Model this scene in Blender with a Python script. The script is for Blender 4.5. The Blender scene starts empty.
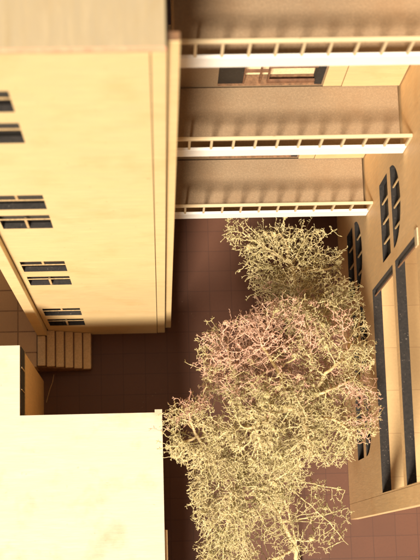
import bpy, bmesh, math, random
import numpy as np
from mathutils.kdtree import KDTree
from mathutils import Vector, Matrix, noise

S = bpy.context.scene
COL = S.collection

# ------------------------------------------------------------------ camera
cam_d = bpy.data.cameras.new('camera')
cam = bpy.data.objects.new('camera', cam_d)
COL.objects.link(cam)
cam_d.sensor_fit = 'HORIZONTAL'
cam_d.sensor_width = 36.0
cam_d.lens = 1405.0 / 420.0 * 36.0
cam_d.clip_start = 0.01
cam_d.clip_end = 50.0
cam_d.dof.use_dof = True
cam_d.dof.focus_distance = 0.86
cam_d.dof.aperture_fstop = 32.0
_R = ((0.9991115, 0.0195756, -0.0373234), (-0.0264785, 0.9805402, -0.1945244), (0.0327892, 0.1953398, 0.9801873))
cam.matrix_world = Matrix.Translation((0, 0, 1.0)) @ Matrix(_R).to_4x4()
S.camera = cam

# ------------------------------------------------------------------ light
SUN_TRAVEL = Vector((0.0060, 0.0208, -0.0298)).normalized()     # from the front left, about 52 degrees high
to_sun = -SUN_TRAVEL
elev = math.asin(to_sun.z)
w = bpy.data.worlds.new('World')
S.world = w
w.use_nodes = True
nt = w.node_tree
nt.nodes.clear()
out = nt.nodes.new('ShaderNodeOutputWorld')
bg = nt.nodes.new('ShaderNodeBackground')
sky = nt.nodes.new('ShaderNodeTexSky')
sky.sky_type = 'NISHITA'
sky.sun_disc = False
sky.sun_elevation = elev
sky.sun_rotation = math.atan2(to_sun.x, to_sun.y)
tint = nt.nodes.new('ShaderNodeMix'); tint.data_type = 'RGBA'; tint.blend_type = 'MULTIPLY'
tint.inputs[0].default_value = 1.0
tint.inputs[7].default_value = (1.0, 0.66, 0.40, 1)          # the warm white balance of the photograph
nt.links.new(sky.outputs[0], tint.inputs[6])
nt.links.new(tint.outputs[2], bg.inputs[0])
bg.inputs[1].default_value = 0.070
nt.links.new(bg.outputs[0], out.inputs[0])

sd = bpy.data.lights.new('sun', 'SUN')
sd.energy = 5.0
sd.angle = math.radians(12.0)
sd.color = (1.0, 0.905, 0.77)
sun = bpy.data.objects.new('sun', sd)
COL.objects.link(sun)
sun.rotation_euler = SUN_TRAVEL.to_track_quat('-Z', 'Y').to_euler()
sun.location = (-0.5, -1.5, 2.5)

S.view_settings.view_transform = 'Standard'
S.view_settings.look = 'None'
S.view_settings.exposure = 0.72
S.view_settings.gamma = 1.0
S.render.engine = 'CYCLES'

# ------------------------------------------------------------------ materials
def base_mat(name):
    m = bpy.data.materials.new(name)
    m.use_nodes = True
    t = m.node_tree
    b = t.nodes['Principled BSDF']
    return m, t, b

def N(t, kind, **kw):
    n = t.nodes.new(kind)
    for k, v in kw.items():
        setattr(n, k, v)
    return n

def coords(t, scale=(1, 1, 1), offset=(0, 0, 0)):
    tc = N(t, 'ShaderNodeTexCoord')
    mp = N(t, 'ShaderNodeMapping')
    mp.inputs['Scale'].default_value = scale
    mp.inputs['Location'].default_value = offset
    t.links.new(tc.outputs['Object'], mp.inputs['Vector'])
    return mp.outputs['Vector']

def noise_tex(t, vec, scale, detail=4, rough=0.55):
    n = N(t, 'ShaderNodeTexNoise')
    n.inputs['Scale'].default_value = scale
    n.inputs['Detail'].default_value = detail
    n.inputs['Roughness'].default_value = rough
    t.links.new(vec, n.inputs['Vector'])
    return n.outputs['Fac']

def ramp(t, fac, stops):
    r = N(t, 'ShaderNodeValToRGB')
    e = r.color_ramp.elements
    while len(e) < len(stops):
        e.new(0.5)
    for el, (p, c) in zip(e, stops):
        el.position = p
        el.color = (c[0], c[1], c[2], 1)
    t.links.new(fac, r.inputs['Fac'])
    return r.outputs['Color']

def mixc(t, fac, a, b, mode='MIX'):
    m = N(t, 'ShaderNodeMix', data_type='RGBA', blend_type=mode)
    for sock, v in ((0, fac), (6, a), (7, b)):
        if isinstance(v, (int, float)):
            m.inputs[sock].default_value = v
        elif isinstance(v, tuple):
            m.inputs[sock].default_value = (v[0], v[1], v[2], 1)
        else:
            t.links.new(v, m.inputs[sock])
    return m.outputs[2]

def bump(t, b, h, strength, dist=0.0003):
    bp = N(t, 'ShaderNodeBump')
    bp.inputs['Strength'].default_value = strength
    bp.inputs['Distance'].default_value = dist
    t.links.new(h, bp.inputs['Height'])
    t.links.new(bp.outputs['Normal'], b.inputs['Normal'])

def plywood(name, c, dark, grain='Z', rough=0.55, stain=0.35, fine=900, spots=0.5):
    """thin birch plywood: long grain figure, a few handling stains, tiny pores"""
    m, t, b = base_mat(name)
    sc = {'X': (0.12, 1, 1), 'Y': (1, 0.12, 1), 'Z': (1, 1, 0.12)}[grain]
    v = coords(t, sc)
    g = noise_tex(t, v, 260, 6, 0.6)
    g2 = noise_tex(t, v, fine, 3, 0.6)
    iso = coords(t)
    st = noise_tex(t, iso, 38, 5, 0.6)
    sp = noise_tex(t, iso, 310, 2, 0.5)
    wide = noise_tex(t, coords(t, tuple(0.35 if q < 1 else 1 for q in sc)), 15, 2, 0.45)
    mu = N(t, 'ShaderNodeMath', operation='MULTIPLY'); mu.inputs[1].default_value = 95.0
    t.links.new(wide, mu.inputs[0])
    sn = N(t, 'ShaderNodeMath', operation='SINE'); t.links.new(mu.outputs[0], sn.inputs[0])
    col = ramp(t, g, [(0.30, dark), (0.62, c)])
    col = mixc(t, ramp(t, sn.outputs[0], [(0.55, (0, 0, 0)), (0.98, (0.3,) * 3)]), col, tuple(0.5 * (x + y) * 0.93 for x, y in zip(c, dark)))
    blot = noise_tex(t, coords(t, (1, 1, 1), (3.1, 1.7, 0.4)), 9, 4, 0.6)
    col = mixc(t, ramp(t, blot, [(0.38, (0, 0, 0)), (0.68, (0.32,) * 3)]), col, (c[0] * 0.93, c[1] * 0.84, c[2] * 0.66))
    col = mixc(t, ramp(t, g2, [(0.35, (1, 1, 1)), (0.7, (0, 0, 0))]), col, tuple(x * 0.82 for x in c))
    col = mixc(t, ramp(t, st, [(0.52, (0, 0, 0)), (0.78, (stain,) * 3)]), col, (c[0] * 0.72, c[1] * 0.55, c[2] * 0.38))
    col = mixc(t, ramp(t, sp, [(0.70, (0, 0, 0)), (0.76, (spots,) * 3)]), col, (c[0] * 0.5, c[1] * 0.36, c[2] * 0.25))
    t.links.new(col, b.inputs['Base Color'])
    b.inputs['Roughness'].default_value = rough
    bump(t, b, g2, 0.25)
    return m

def fibreboard(name, c, rough=0.8):
    m, t, b = base_mat(name)
    v = coords(t)
    f = noise_tex(t, v, 2200, 3, 0.7)
    g = noise_tex(t, v, 800, 3, 0.6)
    l = noise_tex(t, v, 60, 4, 0.6)
    col = ramp(t, f, [(0.33, tuple(x * 0.72 for x in c)), (0.66, tuple(min(1, x * 1.18) for x in c))])
    col = mixc(t, ramp(t, g, [(0.42, (0.55,) * 3), (0.62, (0, 0, 0))]), col, tuple(x * 0.72 for x in c))
    col = mixc(t, ramp(t, l, [(0.45, (0, 0, 0)), (0.75, (0.4,) * 3)]), col, (c[0] * 0.75, c[1] * 0.62, c[2] * 0.5))
    t.links.new(col, b.inputs['Base Color'])
    b.inputs['Roughness'].default_value = rough
    bump(t, b, f, 0.5)
    return m

def tiled(name, c, joint, bw, rh, off, mortar=0.00028, rough=0.6, dust=0.0, var=0.12, fibre=700):
    """card or board scored into square paving"""
    m, t, b = base_mat(name)
    v = coords(t, (1, 1, 1), off)
    br = N(t, 'ShaderNodeTexBrick', offset=0.0, squash=1.0)
    br.inputs['Scale'].default_value = 1.0
    br.inputs['Brick Width'].default_value = bw
    br.inputs['Row Height'].default_value = rh
    br.inputs['Mortar Size'].default_value = mortar
    br.inputs['Mortar Smooth'].default_value = 0.35
    br.inputs['Color1'].default_value = (*c, 1)
    br.inputs['Color2'].default_value = (*[x * (1 - var) for x in c], 1)
    br.inputs['Mortar'].default_value = (*joint, 1)
    # slightly wandering score lines
    wv = N(t, 'ShaderNodeTexNoise'); wv.inputs['Scale'].default_value = 60
    t.links.new(v, wv.inputs['Vector'])
    sub = N(t, 'ShaderNodeVectorMath', operation='SUBTRACT'); sub.inputs[1].default_value = (0.5, 0.5, 0.5)
    t.links.new(wv.outputs['Color'], sub.inputs[0])
    scl = N(t, 'ShaderNodeVectorMath', operation='SCALE'); scl.inputs['Scale'].default_value = 0.0006
    t.links.new(sub.outputs[0], scl.inputs[0])
    add = N(t, 'ShaderNodeVectorMath', operation='ADD')
    t.links.new(v, add.inputs[0]); t.links.new(scl.outputs[0], add.inputs[1])
    t.links.new(add.outputs[0], br.inputs['Vector'])
    iso = coords(t)
    l = noise_tex(t, iso, 22, 6, 0.65)
    f = noise_tex(t, iso, fibre, 3, 0.6)
    col = mixc(t, ramp(t, l, [(0.35, (0, 0, 0)), (0.7, (0.45,) * 3)]), br.outputs['Color'], tuple(x * 0.7 for x in c))
    col = mixc(t, ramp(t, f, [(0.35, (0.35,) * 3), (0.65, (0, 0, 0))]), col, tuple(x * 0.72 for x in c))
    if dust > 0:
        d = noise_tex(t, iso, 900, 1, 0.4)
        dd = noise_tex(t, iso, 16, 3, 0.5)
        k = N(t, 'ShaderNodeMath', operation='MULTIPLY')
        r1 = ramp(t, d, [(0.725, (0, 0, 0)), (0.76, (1, 1, 1))])
        r2 = ramp(t, dd, [(0.5, (0, 0, 0)), (0.62, (dust,) * 3)])
        t.links.new(r1, k.inputs[0]); t.links.new(r2, k.inputs[1])
        col = mixc(t, k.outputs[0], col, (0.45, 0.30, 0.22))
    t.links.new(col, b.inputs['Base Color'])
    b.inputs['Roughness'].default_value = rough
    bump(t, b, br.outputs['Fac'], -0.5, 0.0004)
    return m

def plain(name, c, rough=0.6, var=0.25, scale=400, dirt=None):
    m, t, b = base_mat(name)
    f = noise_tex(t, coords(t), scale, 4, 0.6)
    col = ramp(t, f, [(0.3, tuple(x * (1 - var) for x in c)), (0.7, tuple(min(1, x * (1 + var)) for x in c))])
    if dirt:
        d = noise_tex(t, coords(t), 1100, 2, 0.5)
        col = mixc(t, ramp(t, d, [(0.68, (0, 0, 0)), (0.75, (0.8,) * 3)]), col, dirt)
    t.links.new(col, b.inputs['Base Color'])
    b.inputs['Roughness'].default_value = rough
    return m

M_FACADE = plywood('birch_facade', (0.76, 0.57, 0.29), (0.66, 0.47, 0.215), 'X', stain=0.45)
M_WALL = plywood('birch_wall', (0.82, 0.56, 0.285), (0.72, 0.47, 0.22), 'Z', stain=0.45)
M_ROOF = plywood('birch_roof', (0.64, 0.55, 0.41), (0.56, 0.465, 0.32), 'X', stain=0.8, spots=0.25)
M_TOP = plywood('grey_plywood', (0.44, 0.345, 0.205), (0.33, 0.25, 0.135), 'Y', stain=0.3)
M_WHITE = plywood('pale_card', (0.92, 0.90, 0.84), (0.89, 0.85, 0.77), 'X', stain=0.1, spots=0.15)
M_RAIL = plywood('rail_wood', (0.66, 0.53, 0.33), (0.56, 0.43, 0.25), 'X', stain=0.2)
M_DECK = fibreboard('fibreboard_deck', (0.300, 0.203, 0.114))
M_BLACK = plain('charred_edge', (0.017, 0.013, 0.010), 0.85, 0.5, 600, (0.16, 0.13, 0.1))
M_GLASS = plain('black_pane', (0.013, 0.011, 0.009), 0.5, 0.3, 300, (0.10, 0.10, 0.11))
M_BURN = plain('burnt_edge', (0.20, 0.10, 0.045), 0.7, 0.4, 500)
M_PINK = plain('scorched_pink_edge', (0.62, 0.33, 0.19), 0.7, 0.2, 300)
M_MUNTIN = plain('muntin_wood', (0.50, 0.34, 0.16), 0.6, 0.3, 700)
M_GROUND = tiled('brown_paving', (0.108, 0.038, 0.0165), (0.054, 0.018, 0.008), 0.0158, 0.0148, (-0.0059 + 0.0158 * 20, -0.1162 + 0.0148 * 20, 0), dust=0.5)
M_TERR = tiled('tan_paving', (0.70, 0.46, 0.24), (0.17, 0.075, 0.03), 0.0158, 0.0148, (0.0984 + 0.0158 * 9, -0.1594 + 0.0148 * 20, 0), mortar=0.0005, fibre=1100)
M_ROOM = tiled('room_floor', (0.55, 0.37, 0.17), (0.33, 0.20, 0.085), 0.30, 0.0262, (0.1, -0.1313 + 0.0262 * 9, 0), mortar=0.0002, var=0.08)
M_DOOR = plain('brown_door_wood', (0.17, 0.08, 0.04), 0.6, 0.3, 400)
M_STAIR = fibreboard('stair_board', (0.78, 0.58, 0.33))

# ------------------------------------------------------------------ helpers
def tag(o, label=None, cat=None, group=None, kind=None):
    if label: o['label'] = label
    if cat: o['category'] = cat
    if group: o['group'] = group
    if kind: o['kind'] = kind
    return o

def thing(name, label, cat, loc=(0, 0, 0), group=None):
    o = bpy.data.objects.new(name, None)
    o.empty_display_size = 0.01
    COL.objects.link(o)
    o.location = loc
    return tag(o, label, cat, group)

def wloc(o):
    v = Vector(o.location)
    while o.parent:
        o = o.parent
        v += Vector(o.location)
    return v

def obj(name, bm, mats, parent=None, loc=None, smooth=False):
    """link one mesh; its coordinates were given in the world, moved to the parent's frame"""
    org = wloc(parent) if parent else Vector((0, 0, 0))
    if loc is not None:
        org = Vector(loc)
    bmesh.ops.translate(bm, verts=bm.verts, vec=-org)
    me = bpy.data.meshes.new(name)
    bm.to_mesh(me)
    bm.free()
    for m in (mats if isinstance(mats, (list, tuple)) else [mats]):
        me.materials.append(m)
    if smooth:
        for p in me.polygons: p.use_smooth = True
    o = bpy.data.objects.new(name, me)
    COL.objects.link(o)
    if parent:
        o.parent = parent
        if loc is not None:
            o.location = Vector(loc) - wloc(parent)
    elif loc is not None:
        o.location = loc
    return o

def box(bm, x0, x1, y0, y1, z0, z1, bevel=0.0, mat=0):
    vs = [bm.verts.new((x, y, z)) for z in (z0, z1) for y in (y0, y1) for x in (x0, x1)]
    fs = [bm.faces.new([vs[i] for i in q]) for q in ((0, 2, 3, 1), (4, 5, 7, 6), (0, 1, 5, 4), (2, 6, 7, 3), (0, 4, 6, 2), (1, 3, 7, 5))]
    for f in fs: f.material_index = mat
    if bevel > 0:
        es = list({e for f in fs for e in f.edges})
        bmesh.ops.bevel(bm, geom=es, offset=bevel, segments=1, affect='EDGES')
    return fs

def B(*a, **k):
    bm = bmesh.new()
    box(bm, *a, **k)
    return bm

def board(outer, holes, axis, c0, c1, reveal=1, edge=0, bm=None):
    """a flat board with cut-outs. axis 'y': 2D=(x,z), thickness y c0..c1; axis 'x': 2D=(y,z); axis 'z': 2D=(x,y)"""
    bm = bm or bmesh.new()
    def P(a, b, c):
        return {'y': (a, c, b), 'x': (c, a, b), 'z': (a, b, c)}[axis]
    loops = []
    for lp in [outer] + holes:
        fr = [bm.verts.new(P(a, b, c0)) for a, b in lp]
        bk = [bm.verts.new(P(a, b, c1)) for a, b in lp]
        loops.append((fr, bk))
    for side in (0, 1):
        edges = []
        for lp in loops:
            v = lp[side]
            for i in range(len(v)):
                edges.append(bm.edges.new((v[i], v[(i + 1) % len(v)])))
        bmesh.ops.triangle_fill(bm, use_beauty=True, use_dissolve=False, edges=edges)
    for k, (fr, bk) in enumerate(loops):
        n = len(fr)
        for i in range(n):
            f = bm.faces.new((fr[i], fr[(i + 1) % n], bk[(i + 1) % n], bk[i]))
            f.material_index = edge if k == 0 else reveal
    bmesh.ops.recalc_face_normals(bm, faces=bm.faces)
    return bm

def rect(a0, a1, b0, b1):
    return [(a0, b0), (a1, b0), (a1, b1), (a0, b1)]

def tube(bm, pts, r, sides=6):
    rings = []
    for i, p in enumerate(pts):
        p = Vector(p)
        d = (Vector(pts[min(i + 1, len(pts) - 1)]) - Vector(pts[max(i - 1, 0)])).normalized()
        a = d.orthogonal().normalized(); b = d.cross(a)
        rr = r[i] if isinstance(r, (list, tuple)) else r
        rings.append([bm.verts.new(p + (a * math.cos(2 * math.pi * k / sides) + b * math.sin(2 * math.pi * k / sides)) * rr) for k in range(sides)])
    for u, v in zip(rings, rings[1:]):
        for k in range(sides):
            bm.faces.new((u[k], u[(k + 1) % sides], v[(k + 1) % sides], v[k]))

# ------------------------------------------------------------------ ground
bm = bmesh.new()
vs = [bm.verts.new(p) for p in ((-1.6, -1.6, 0), (1.6, -1.6, 0), (1.6, 1.6, 0), (-1.6, 1.6, 0))]
bm.faces.new(vs)
tag(obj('ground', bm, M_GROUND), kind='structure')
# raised terrace behind the stair
tag(obj('terrace', B(-0.40, -0.0853, 0.1345, 0.60, 0.001, 0.0240), M_TERR), kind='structure')

# ------------------------------------------------------------------ tall building on the left
FX0, FX1, FY = -0.0775, -0.0011, 0.1603
bld = thing('tall_building', 'tall pale plywood building model with rows of black windows and raw greyish plywood top', 'building', (-0.04, 0.26, 0))
LIGHTS = []
SILLS = [(0.0414, 0.0679, 0.0818, 0.1080), (0.1867, 0.2119, 0.2261, 0.2529), (0.3302, 0.3566, 0.3681, 0.3935), (0.4729, 0.4984, 0.5114, 0.5346)]
for a, b, c, d in SILLS:
    LIGHTS += [rect(-0.0745, -0.0503, a, b), rect(-0.0745, -0.0503, c, d)]
obj('front_wall', board(rect(FX0, FX1, 0.0, 0.5738), LIGHTS, 'y', FY, FY + 0.003), [M_FACADE, M_BLACK], bld)
bm = bmesh.new(); box(bm, -0.0007, 0.0045, FY + 0.0002, FY + 0.0032, 0, 0.5736, bevel=0.0002)
obj('corner_strip', bm, M_FACADE, bld)
bm = bmesh.new(); box(bm, 0.0050, 0.0089, 0.1640, 0.1672, 0, 0.5700, bevel=0.0002)
obj('corner_board', bm, M_FACADE, bld)
bm = bmesh.new(); box(bm, 0.0014, 0.0044, 0.1676, 0.3600, 0, 0.5730)
obj('side_wall', bm, M_FACADE, bld)
bm = bmesh.new(); box(bm, -0.0848, -0.0781, 0.1562, 0.3600, 0.0245, 0.5730, bevel=0.0002)
o = obj('side_wall', bm, M_FACADE, bld)
bm = bmesh.new(); box(bm, -0.0770, 0.0010, 0.3570, 0.3598, 0, 0.5730)
obj('rear_wall', bm, M_FACADE, bld)
bm = bmesh.new(); box(bm, -0.0848, 0.0042, FY - 0.0002, 0.3602, 0.5740, 0.5762, bevel=0.0002)
rf = obj('roof', bm, M_TOP, bld)
obj('roof_edge', B(-0.0848, 0.0042, FY - 0.0013, FY - 0.00025, 0.5740, 0.5762), M_PINK, rf)
obj('roof_edge', B(0.0046, 0.0087, 0.1642, 0.1671, 0.5702, 0.5708), M_BURN, rf)
for k, (a, b, c, d) in enumerate(SILLS):
    for (z0, z1, up) in ((a, b, False), (c, d, True)):
        wn = obj('window', B(-0.0748, -0.0500, FY + 0.0034, FY + 0.0042, z0 - 0.0003, z1 + 0.0003), M_GLASS, bld)
        h = z1 - z0
        zt = z0 + h * (0.66 if not up else 0.62)
        obj('transom', B(-0.0745, -0.0503, FY + 0.0001, FY + 0.0005, zt - 0.0004, zt + 0.0004), M_MUNTIN, wn)
        if up: q = B(-0.0629, -0.0617, FY + 0.0002, FY + 0.0012, zt + 0.0004, z1)
        else:  q = B(-0.0629, -0.0617, FY + 0.0002, FY + 0.0012, z0, zt - 0.0004)
        obj('muntin', q, M_MUNTIN, wn)

# ------------------------------------------------------------------ stair of six steps
st = thing('staircase', 'small plywood staircase of six narrow steps going down beside the tall building', 'staircase', (-0.066, 0.147, 0))
nx, xa, xb = 6, -0.0850, -0.0480
for i in range(nx):
    x0 = xa + (xb - xa) * i / nx; x1 = xa + (xb - xa) * (i + 1) / nx
    zt = 0.0262 - 0.0036 * i
    bm = bmesh.new(); box(bm, x0 + 0.0004, x1 - 0.0004, 0.1350 - 0.0001 * i, FY - 0.0045 + (0.0043 if i > 0 else 0), zt - 0.0030, zt, bevel=0.0002)
    s = obj('step', bm, M_STAIR, st)
    obj('riser', B(x1 - 0.0012, x1 + 0.0003, 0.1356, FY - (0.0048 if i == 0 else 0.0004), max(zt - 0.0070, 0.0002), zt - 0.0031), M_DOOR, s)
bm = board([(xa, 0.0002), (xb - 0.0008, 0.0002), (xb - 0.0008, 0.0040), (xa + 0.001, 0.0224), (xa, 0.0224)], [], 'y', 0.1342, 0.1352)
obj('stringer', bm, M_BURN, st)

# ------------------------------------------------------------------ low L-shaped building bottom left
lb = thing('low_building', 'low flat roofed building model of bright cream plywood in the front left corner', 'building', (-0.08, 0.05, 0))
L = [(-0.40, -0.30), (0.0012, -0.30), (0.0012, 0.0880), (-0.0032, 0.0880), (-0.0032, 0.0862), (-0.0832, 0.0862), (-0.0832, 0.1283), (-0.40, 0.1283)]
rfl = obj('roof', board(L, [], 'z', 0.1610, 0.1640, edge=1), [M_ROOF, M_FACADE], lb)
obj('wall', B(-0.0860, -0.0824, 0.0900, 0.1272, 0.0001, 0.1400), M_WALL, lb)
obj('dark_band', B(-0.0866, -0.0826, 0.0864, 0.1280, 0.1402, 0.1608), M_BLACK, lb)  # plain black band between the wall top and the roof board
bm = bmesh.new()
box(bm, -0.0825, -0.0821, 0.0890, 0.1274, 0.1404, 0.1412); box(bm, -0.0825, -0.0822, 0.1020, 0.1024, 0.1414, 0.1606); box(bm, -0.0825, -0.0822, 0.1150, 0.1158, 0.1422, 0.1606)
obj('band_bar', bm, M_MUNTIN, lb)  # thin tan bars on the black band
obj('wall', B(-0.0824, -0.0030, 0.0820, 0.0850, 0.0001, 0.1608), M_WALL, lb)
obj('wall', B(-0.0026, 0.0008, -0.30, 0.0876, 0.0001, 0.1608), M_WALL, lb)
obj('wall', B(-0.40, -0.0868, 0.1244, 0.1272, 0.0001, 0.1608), M_WALL, lb)
bm = bmesh.new(); box(bm, 0.0014, 0.0030, -0.30, 0.0175, 0.0001, 0.1540, bevel=0.0002)
obj('side_board', bm, M_WALL, lb)

# ------------------------------------------------------------------ rear wall behind the galleries
RY = 0.2480
rw = thing('rear_wall', 'tan board wall with dark glazed doorways at the back of the galleries', 'wall', (0.07, RY, 0))
FL = [0.1440, 0.2825, 0.4200]
holes = []
for z in FL:
    holes.append(rect(0.0340, 0.0898, z + 0.0006, z + 0.060))
obj('wall_board', board(rect(0.0090, 0.1322, 0.0, 0.66), holes, 'y', RY, RY + 0.006), [M_DECK, M_BURN], rw)
for z in FL:
    d = obj('door', B(0.0342, 0.0474, RY + 0.0012, RY + 0.0024, z + 0.0010, z + 0.0596), M_GLASS, rw)
    bm = bmesh.new()
    box(bm, 0.0475, 0.0483, RY + 0.0010, RY + 0.0026, z + 0.0010, z + 0.0596)
    box(bm, 0.0562, 0.0570, RY + 0.0010, RY + 0.0026, z + 0.0010, z + 0.0596)
    box(bm, 0.0605, 0.0613, RY + 0.0010, RY + 0.0026, z + 0.0010, z + 0.0596)
    box(bm, 0.0484, 0.0604, RY + 0.0011, RY + 0.0025, z + 0.0180, z + 0.0196)
    box(bm, 0.0614, 0.0860, RY + 0.0011, RY + 0.0025, z + 0.0010, z + 0.0038)
    box(bm, 0.0614, 0.0860, RY + 0.0011, RY + 0.0025, z + 0.0240, z + 0.0252)
    obj('door_frame', bm, M_DOOR, rw)
    obj('room_floor', B(0.0100, 0.1300, RY + 0.0064, RY + 0.09, z - 0.0030, z + 0.0002), M_STAIR, rw)
    obj('door_jamb', B(0.0860, 0.0897, RY + 0.0003, RY + 0.0058, z + 0.0010, z + 0.0596), M_BLACK, rw)
    obj('wall_panel', B(0.0906, 0.1004, RY - 0.0010, RY - 0.0001, z + 0.0010, z + 0.1180), M_FACADE, rw)
    obj('wall_panel', B(0.1008, 0.1319, RY - 0.0012, RY - 0.0001, z + 0.0010, z + 0.1180), M_FACADE, rw)

# ------------------------------------------------------------------ galleries
GX0, GX1, GY = 0.0095, 0.1322, 0.2095
labels = ['lowest gallery with brown floor and pale rail hanging just above the tree top',
          'middle gallery with brown floor and pale rail between the upper and the lowest gallery',
          'uppermost gallery with pale rail nearest the top edge of the photo']
def gallery_fresh(z, label):
    g = thing('gallery', label, 'gallery', (0.07, GY, z), 'galleries across the back of the courtyard')
    obj('deck', B(GX0, GX1 - 0.0012, GY + 0.0018, RY - 0.0008, z - 0.0030, z), M_DECK, g)
    bm = bmesh.new(); box(bm, GX0, GX1, GY, GY + 0.0016, z - 0.0010, z + 0.0108, bevel=0.00015)
    obj('parapet', bm, M_WHITE, g)
    bm = bmesh.new(); box(bm, GX0, GX1 + 0.0001, GY - 0.0001, GY + 0.0017, z + 0.0272, z + 0.0295, bevel=0.0003)
    obj('handrail', bm, M_RAIL, g)
    master = None
    for i in range(11):
        x = 0.0178 + 0.01140 * i
        if master is None:
            bm = bmesh.new(); box(bm, x - 0.0006, x + 0.0006, GY + 0.0002, GY + 0.0016, z + 0.0109, z + 0.0271)
            master = obj('baluster', bm, M_RAIL, g, loc=(x, GY, z + 0.0109))
        else:
            c = master.copy(); COL.objects.link(c); c.parent = g
            c.location = (master.location.x + 0.0114 * i, master.location.y, master.location.z)
    return g
g0 = gallery_fresh(FL[0], labels[0])
for z, lab in zip(FL[1:], labels[1:]):
    g = g0.copy(); COL.objects.link(g); g.location.z = z; g['label'] = lab
    for ch in list(g0.children):
        c = ch.copy(); COL.objects.link(c); c.parent = g

# ------------------------------------------------------------------ building on the right
XW, T = 0.1325, 0.0055
rb = thing('side_building', 'tan plywood building model with arched black windows and a long glazed opening on the right', 'building', (0.20, 0.15, 0))
def arch(y0, y1, z0, zh, n=18):
    pts = [(y0, z0)]
    pts = [(y1, z0)]
    for i in range(n + 1):
        a = math.pi * i / n
        pts.append(((y0 + y1) / 2 + (y1 - y0) / 2 * math.cos(a), z0 + 0.001 + (zh - z0 - 0.001) * math.sin(a)))
    pts.append((y0, z0))
    # drop duplicates
    out = []
    for p in pts:
        if not out or (abs(p[0] - out[-1][0]) + abs(p[1] - out[-1][1])) > 1e-6: out.append(p)
    return out
ARCHED = [(0.1675, 0.2143, 0.1968), (0.1710, 0.2178, 0.0485), (0.1130, 0.1598, 0.0530), (0.0620, 0.1088, 0.0530)]
holes = [rect(0.0335, 0.1600, 0.1515, 0.2285), rect(0.0335, 0.1600, 0.2378, 0.3020)]
for (y0, y1, z0) in ARCHED:
    holes.append(rect(y0, y1, z0, z0 + 0.0285))
    holes.append(arch(y0, y1, z0 + 0.0395, z0 + 0.0680))
obj('front_wall', board(rect(0.0352, 0.42, 0.0, 0.50), [[(max(a, 0.0360), b) for a, b in h] for h in holes], 'x', XW, XW + T, reveal=1), [M_WALL, M_BLACK], rb)
obj('end_board', board([(0.0245, 0.0), (0.0349, 0.0), (0.0349, 0.50), (0.0245, 0.50)], [], 'x', XW + 0.0001, XW + T, edge=1), [M_WALL, M_WALL], rb)
obj('bracket', B(0.1318, XW - 0.0001, 0.1530, 0.1620, 0.3030, 0.3100), M_RAIL, rb)
obj('end_wall', B(XW + T + 0.0002, 0.34, 0.0340, 0.0390, 0.0, 0.1460), M_WALL, rb)
obj('rear_wall', B(XW + T + 0.0002, 0.34, 0.4150, 0.4195, 0.0, 0.50), M_WALL, rb)
obj('outer_wall', B(0.3404, 0.3450, 0.0250, 0.4195, 0.0, 0.50), M_WALL, rb)
obj('room_floor', B(XW + T + 0.0002, 0.34, 0.0340, 0.4145, 0.1465, 0.1500), M_ROOM, rb)
lin = obj('window_lining', B(XW + 0.0012, XW + 0.0020, 0.1560, 0.1566, 0.1517, 0.2283), M_BURN, rb)
obj('window_lining', B(XW + 0.0012, XW + 0.0020, 0.1560, 0.1566, 0.2380, 0.3018), M_BURN, rb)
for (y0, y1, z0) in ARCHED:
    for k in (0, 1):
        za = z0 + (0.0 if k == 0 else 0.0395); zb = z0 + (0.0285 if k == 0 else 0.0680)
        wn = obj('window', B(XW + 0.0030, XW + 0.0040, y0 - 0.0003, y1 + 0.0003, za - 0.0003, zb + 0.0003), M_GLASS, rb)
        for q in (0.245, 0.50, 0.755):
            y = y0 + (y1 - y0) * q
            top = zb if k == 0 else za + 0.001 + (zb - za - 0.001) * math.sin(math.acos(abs(2 * q - 1)))
            obj('muntin', B(XW + 0.0010, XW + 0.0018, y - 0.0004, y + 0.0004, za, top), M_MUNTIN, wn)

# ------------------------------------------------------------------ small loose bits on the floor
bm = bmesh.new()
tube(bm, [(-0.0806, 0.1120, 0.0006), (-0.0795, 0.1160, 0.0010), (-0.0780, 0.1215, 0.0009), (-0.0762, 0.1262, 0.0008), (-0.0752, 0.1318, 0.0006)], 0.00022)
tag(obj('loose_twig', bm, M_MUNTIN, loc=(-0.079, 0.12, 0)), 'thin pale bent twig lying on the dark floor below the small staircase', 'twig')

# ------------------------------------------------------------------ the dried twig tree
rng = np.random.default_rng(11)
random.seed(5)
LOBES = [  # centre, radii xy, z radius, attractors
    (0.0850, 0.1830, 0.132, 0.0320, 0.0260, 0.018, 640),
    (0.0560, 0.2020, 0.132, 0.0150, 0.0125, 0.009, 150),
    (0.0440, 0.1142, 0.160, 0.0225, 0.0280, 0.022, 700),
    (0.0748, 0.1287, 0.180, 0.0290, 0.0230, 0.024, 800),
    (0.1010, 0.1191, 0.180, 0.0260, 0.0330, 0.024, 800),
    (0.1070, 0.0850, 0.185, 0.0220, 0.0260, 0.020, 520),
    (0.0200, 0.0730, 0.178, 0.0195, 0.0220, 0.018, 400),
    (0.0375, 0.0400, 0.160, 0.0220, 0.0360, 0.026, 1000),
    (0.0660, 0.0766, 0.195, 0.0300, 0.0300, 0.024, 1200),
    (0.0880, 0.0260, 0.100, 0.0330, 0.0280, 0.020, 95),
    (0.0400, -0.0020, 0.130, 0.0210, 0.0200, 0.022, 420),
    (0.0620, 0.0480, 0.165, 0.0230, 0.0230, 0.020, 520),
    (0.0960, 0.0680, 0.175, 0.0190, 0.0190, 0.016, 210),
    (0.0860, 0.1600, 0.145, 0.0290, 0.0170, 0.014, 330),
    (0.1120, 0.1500, 0.150, 0.0150, 0.0200, 0.014, 160),
    (0.0980, 0.1500, 0.150, 0.0190, 0.0180, 0.016, 260),
    (0.0720, 0.0200, 0.125, 0.0180, 0.0240, 0.018, 45)]
DENS = 6.0
att = []
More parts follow.
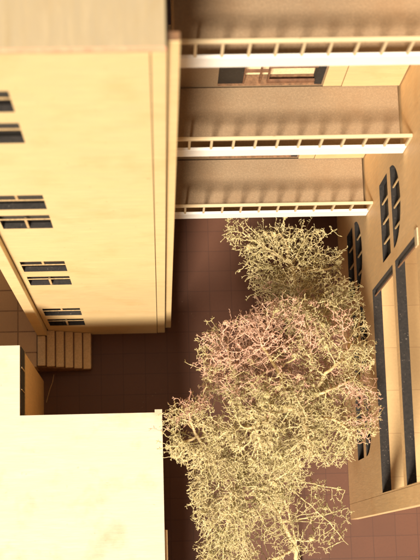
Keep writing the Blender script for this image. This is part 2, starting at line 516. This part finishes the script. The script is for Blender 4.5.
for (cx, cy, cz, rx, ry, rz, n) in LOBES:
    n = int(n * DENS); p = rng.normal(size=(n, 3)); p /= np.linalg.norm(p, axis=1)[:, None]
    p *= rng.uniform(0.15, 1.0, (n, 1)) ** (1 / 2.6)
    p *= 1 + 0.16 * rng.normal(size=(n, 1)) * (rng.uniform(size=(n, 1)) < 0.3)
    q = p * np.array([rx, ry, rz]) + np.array([cx, cy, cz])
    # ragged gaps between sprays
    keep = [noise.noise(Vector(v) * 75.0) > -0.16 for v in q]
    att.append(q[np.array(keep)])
att = np.vstack(att)
att = att[(att[:, 0] < 0.1300) & ~((att[:, 0] < 0.004) & (att[:, 2] < 0.17))]
BASE = np.array([0.098, -0.010, 0.0])
nodes = [BASE]; par = [-1]
def limb(start, pts):
    """bent guide limb through the given points, from an existing node"""
    cur = start
    P = [np.array(nodes[start])] + [np.array(p) for p in pts]
    for a, b in zip(P, P[1:]):
        L_ = np.linalg.norm(b - a); k = max(2, int(L_ / 0.004))
        side = rng.normal(size=3) * L_ * 0.05
        for i in range(1, k + 1):
            t_ = i / k
            nodes.append(a + (b - a) * t_ + side * math.sin(math.pi * t_) + rng.normal(size=3) * 0.00025)
            par.append(cur); cur = len(nodes) - 1
    return cur
def near(p):
    d = np.linalg.norm(np.array(nodes) - np.array(p), axis=1)
    return int(d.argmin())
a0 = limb(0, [(0.089, 0.006, 0.045), (0.074, 0.027, 0.090)])
a1 = limb(a0, [(0.070, 0.052, 0.130), (0.079, 0.085, 0.172), (0.090, 0.110, 0.190)])
a2 = limb(a0, [(0.050, 0.034, 0.130), (0.040, 0.036, 0.155)])
a3 = limb(near((0.070, 0.052, 0.130)), [(0.050, 0.085, 0.145), (0.045, 0.112, 0.158)])
a4 = limb(near((0.079, 0.085, 0.172)), [(0.100, 0.084, 0.184)])
a5 = limb(near((0.079, 0.085, 0.172)), [(0.078, 0.120, 0.160), (0.086, 0.160, 0.138), (0.084, 0.182, 0.132)])
a6 = limb(near((0.050, 0.034, 0.130)), [(0.033, 0.058, 0.160), (0.022, 0.070, 0.172)])
a7 = limb(near((0.089, 0.006, 0.045)), [(0.088, 0.020, 0.085)])
for q_ in ((0.112, 0.100, 0.194), (0.108, 0.070, 0.192), (0.060, 0.120, 0.192), (0.084, 0.060, 0.200), (0.050, 0.072, 0.196), (0.112, 0.122, 0.186)):
    limb(near((0.079, 0.085, 0.172)), [((q_[0] + 0.079) / 2, (q_[1] + 0.085) / 2, q_[2] + 0.006), q_])
a8 = limb(near((0.089, 0.006, 0.045)), [(0.060, -0.004, 0.110)])
for i in range(15):
    s_ = near((0.080, 0.020, 0.080))
    limb(s_ if i % 2 else near((0.062, 0.045, 0.12)), [(0.088 + rng.uniform(-0.022, 0.030), 0.026 + rng.uniform(-0.028, 0.024), 0.100 + rng.uniform(-0.02, 0.02))])
n_guide = len(nodes)

def colonise(nodes, par, att, D, kill, infl, iters):
    pos = np.array(nodes); par = list(par)
    near_d = np.full(len(att), 1e9); near_i = np.zeros(len(att), int)
    def upd(idx):
        kd = KDTree(len(idx))
        for j in idx: kd.insert(pos[j], int(j))
        kd.balance()
        for k in np.nonzero(near_d > kill)[0]:
            co, j, d = kd.find(att[k])
            if d < near_d[k]:
                near_d[k] = d; near_i[k] = j
    upd(np.arange(len(pos)))
    alive = np.ones(len(att), bool)
    for it in range(iters):
        alive &= near_d > kill
        sel = alive & (near_d < infl)
        if not sel.any(): break
        tgt = near_i[sel]
        dirs = att[sel] - pos[tgt]; dirs /= np.linalg.norm(dirs, axis=1)[:, None]
        u, inv = np.unique(tgt, return_inverse=True)
        acc = np.zeros((len(u), 3)); np.add.at(acc, inv, dirs)
        ln = np.linalg.norm(acc, axis=1); ok = ln > 1e-3
        u = u[ok]; acc = acc[ok] / ln[ok][:, None]
        acc += rng.normal(size=acc.shape) * 0.13
        acc /= np.linalg.norm(acc, axis=1)[:, None]
        new = pos[u] + acc * D
        # drop a growth that repeats an earlier one
        st_ = len(pos)
        pos = np.vstack([pos, new]); par += list(u)
        upd(np.arange(st_, len(pos)))
    return pos, par
pos, par = colonise(nodes, par, att, 0.0014, 0.00135, 0.05, 150)
# short curled forks at every twig end
kids = np.zeros(len(pos), int)
for i, p in enumerate(par):
    if p >= 0: kids[p] += 1
pos = list(pos)
base_n = len(pos)
for i in range(n_guide, base_n):
    if kids[i] == 0 or rng.uniform() < 0.5:
        d0 = pos[i] - pos[par[i]]; d0 = d0 / (np.linalg.norm(d0) + 1e-9)
        for k in range(int(rng.integers(2, 5)) if kids[i] == 0 else 1):
            d = d0 + rng.normal(size=3) * (0.55 if kids[i] == 0 else 0.95); d /= np.linalg.norm(d)
            cur = i
            curl = rng.normal(size=3) * 0.22
            for s_ in range(int(rng.integers(1, 3))):
                pos.append(pos[cur] + d * 0.00105); par.append(cur); cur = len(pos) - 1
                d = d + curl + rng.normal(size=3) * 0.2; d /= np.linalg.norm(d)
pos = np.array(pos)
pos[:, 0] = np.minimum(pos[:, 0], 0.1316)
# branch thickness from the number of twigs it carries
acc = np.zeros(len(pos)); E_ = 3.6
for i in range(len(pos) - 1, 0, -1):
    if acc[i] == 0: acc[i] = 1.0
    acc[par[i]] += acc[i]
rad = 0.00011 * acc ** (1 / E_)
rad = np.minimum(rad, 0.0013)
rad[:] = np.where(acc < 1.5, 0.000165, np.maximum(rad, 0.000145))
is_trunk = rad > 0.0006
def pinkness(p):
    a = np.linalg.norm((p - np.array([0.060, 0.122, 0.180])) / np.array([0.034, 0.026, 0.05]))
    b_ = np.linalg.norm((p - np.array([0.010, 0.095, 0.170])) / np.array([0.016, 0.013, 0.04]))
    c_ = np.linalg.norm((p - np.array([0.122, 0.088, 0.18])) / np.array([0.012, 0.018, 0.04]))
    return min(a, b_, c_) + 0.9 * noise.noise(Vector(p) * 90.0) + rng.normal() * 0.42
cls = np.zeros(len(pos), int)                    # 0 trunk, 1 crown, 2 pink twigs
for i in range(len(pos)):
    if is_trunk[i]: cls[i] = 0
    elif i and par[i] >= n_guide and cls[par[i]] in (1, 2) and i % 8: cls[i] = cls[par[i]]
    else: cls[i] = 2 if pinkness(pos[i]) < 1.0 else 1
def branch_mesh(c, sides):
    V, F = [], []
    idx = [i for i in range(1, len(pos)) if cls[i] == c]
    for i in idx:
        p = par[i]
        a, b_ = pos[p], pos[i]
        d = b_ - a; L_ = np.linalg.norm(d)
        if L_ < 1e-7: continue
        d /= L_
        r0 = min(rad[p], rad[i] * 1.35); r1 = rad[i]
        u = np.cross(d, (0.3, 0.5, 0.81)); u /= np.linalg.norm(u); v = np.cross(d, u)
        s0 = len(V)
        for q, r in ((a - d * r0 * 0.4, r0), (b_ + d * r1 * 0.3, r1)):
            for k in range(sides):
                t_ = 2 * math.pi * k / sides
                V.append(q + (u * math.cos(t_) + v * math.sin(t_)) * r)
        for k in range(sides):
            F.append((s0 + k, s0 + (k + 1) % sides, s0 + sides + (k + 1) % sides, s0 + sides + k))
        F.append(tuple(s0 + sides + k for k in range(sides)))
    me = bpy.data.meshes.new('branches')
    me.from_pydata([tuple(v) for v in V], [], F)
    me.polygons.foreach_set('use_smooth', [True] * len(me.polygons))
    return me
def twig_mat(name, c1, c2, c3):
    m, t, b = base_mat(name)
    v = coords(t)
    a = noise_tex(t, v, 55, 3, 0.6); f = noise_tex(t, v, 650, 2, 0.6)
    col = ramp(t, a, [(0.38, c1), (0.62, c2)])
    col = mixc(t, ramp(t, f, [(0.42, (0, 0, 0)), (0.60, (0.85,) * 3)]), col, c3)
    t.links.new(col, b.inputs['Base Color'])
    b.inputs['Roughness'].default_value = 0.6
    return m
M_TRUNK = twig_mat('stem', (0.62, 0.46, 0.22), (0.55, 0.42, 0.18), (0.66, 0.52, 0.30))
M_CROWN = twig_mat('dry_green_twigs', (0.37, 0.31, 0.115), (0.52, 0.41, 0.19), (0.66, 0.55, 0.31))
M_PTWIG = twig_mat('dry_pink_twigs', (0.58, 0.31, 0.215), (0.58, 0.36, 0.23), (0.68, 0.46, 0.33))
tr = thing('tree', 'dry bushy tree of fine yellow green and pinkish twigs standing in the courtyard', 'tree', tuple(BASE))
for c, nm, mt, sd_, lab in ((0, 'trunk', M_TRUNK, 8, None), (1, 'crown', M_CROWN, 4, None), (2, 'blossom_twigs', M_PTWIG, 4, 'pinkish twigs in the middle of the crown')):
    me = branch_mesh(c, sd_)
    me.name = nm
    for v in me.vertices: v.co -= Vector(BASE)
    me.materials.append(mt)
    o = bpy.data.objects.new(nm, me); COL.objects.link(o); o.parent = tr
    if lab: o['label'] = lab
print('tree nodes', len(pos), 'guides', n_guide)
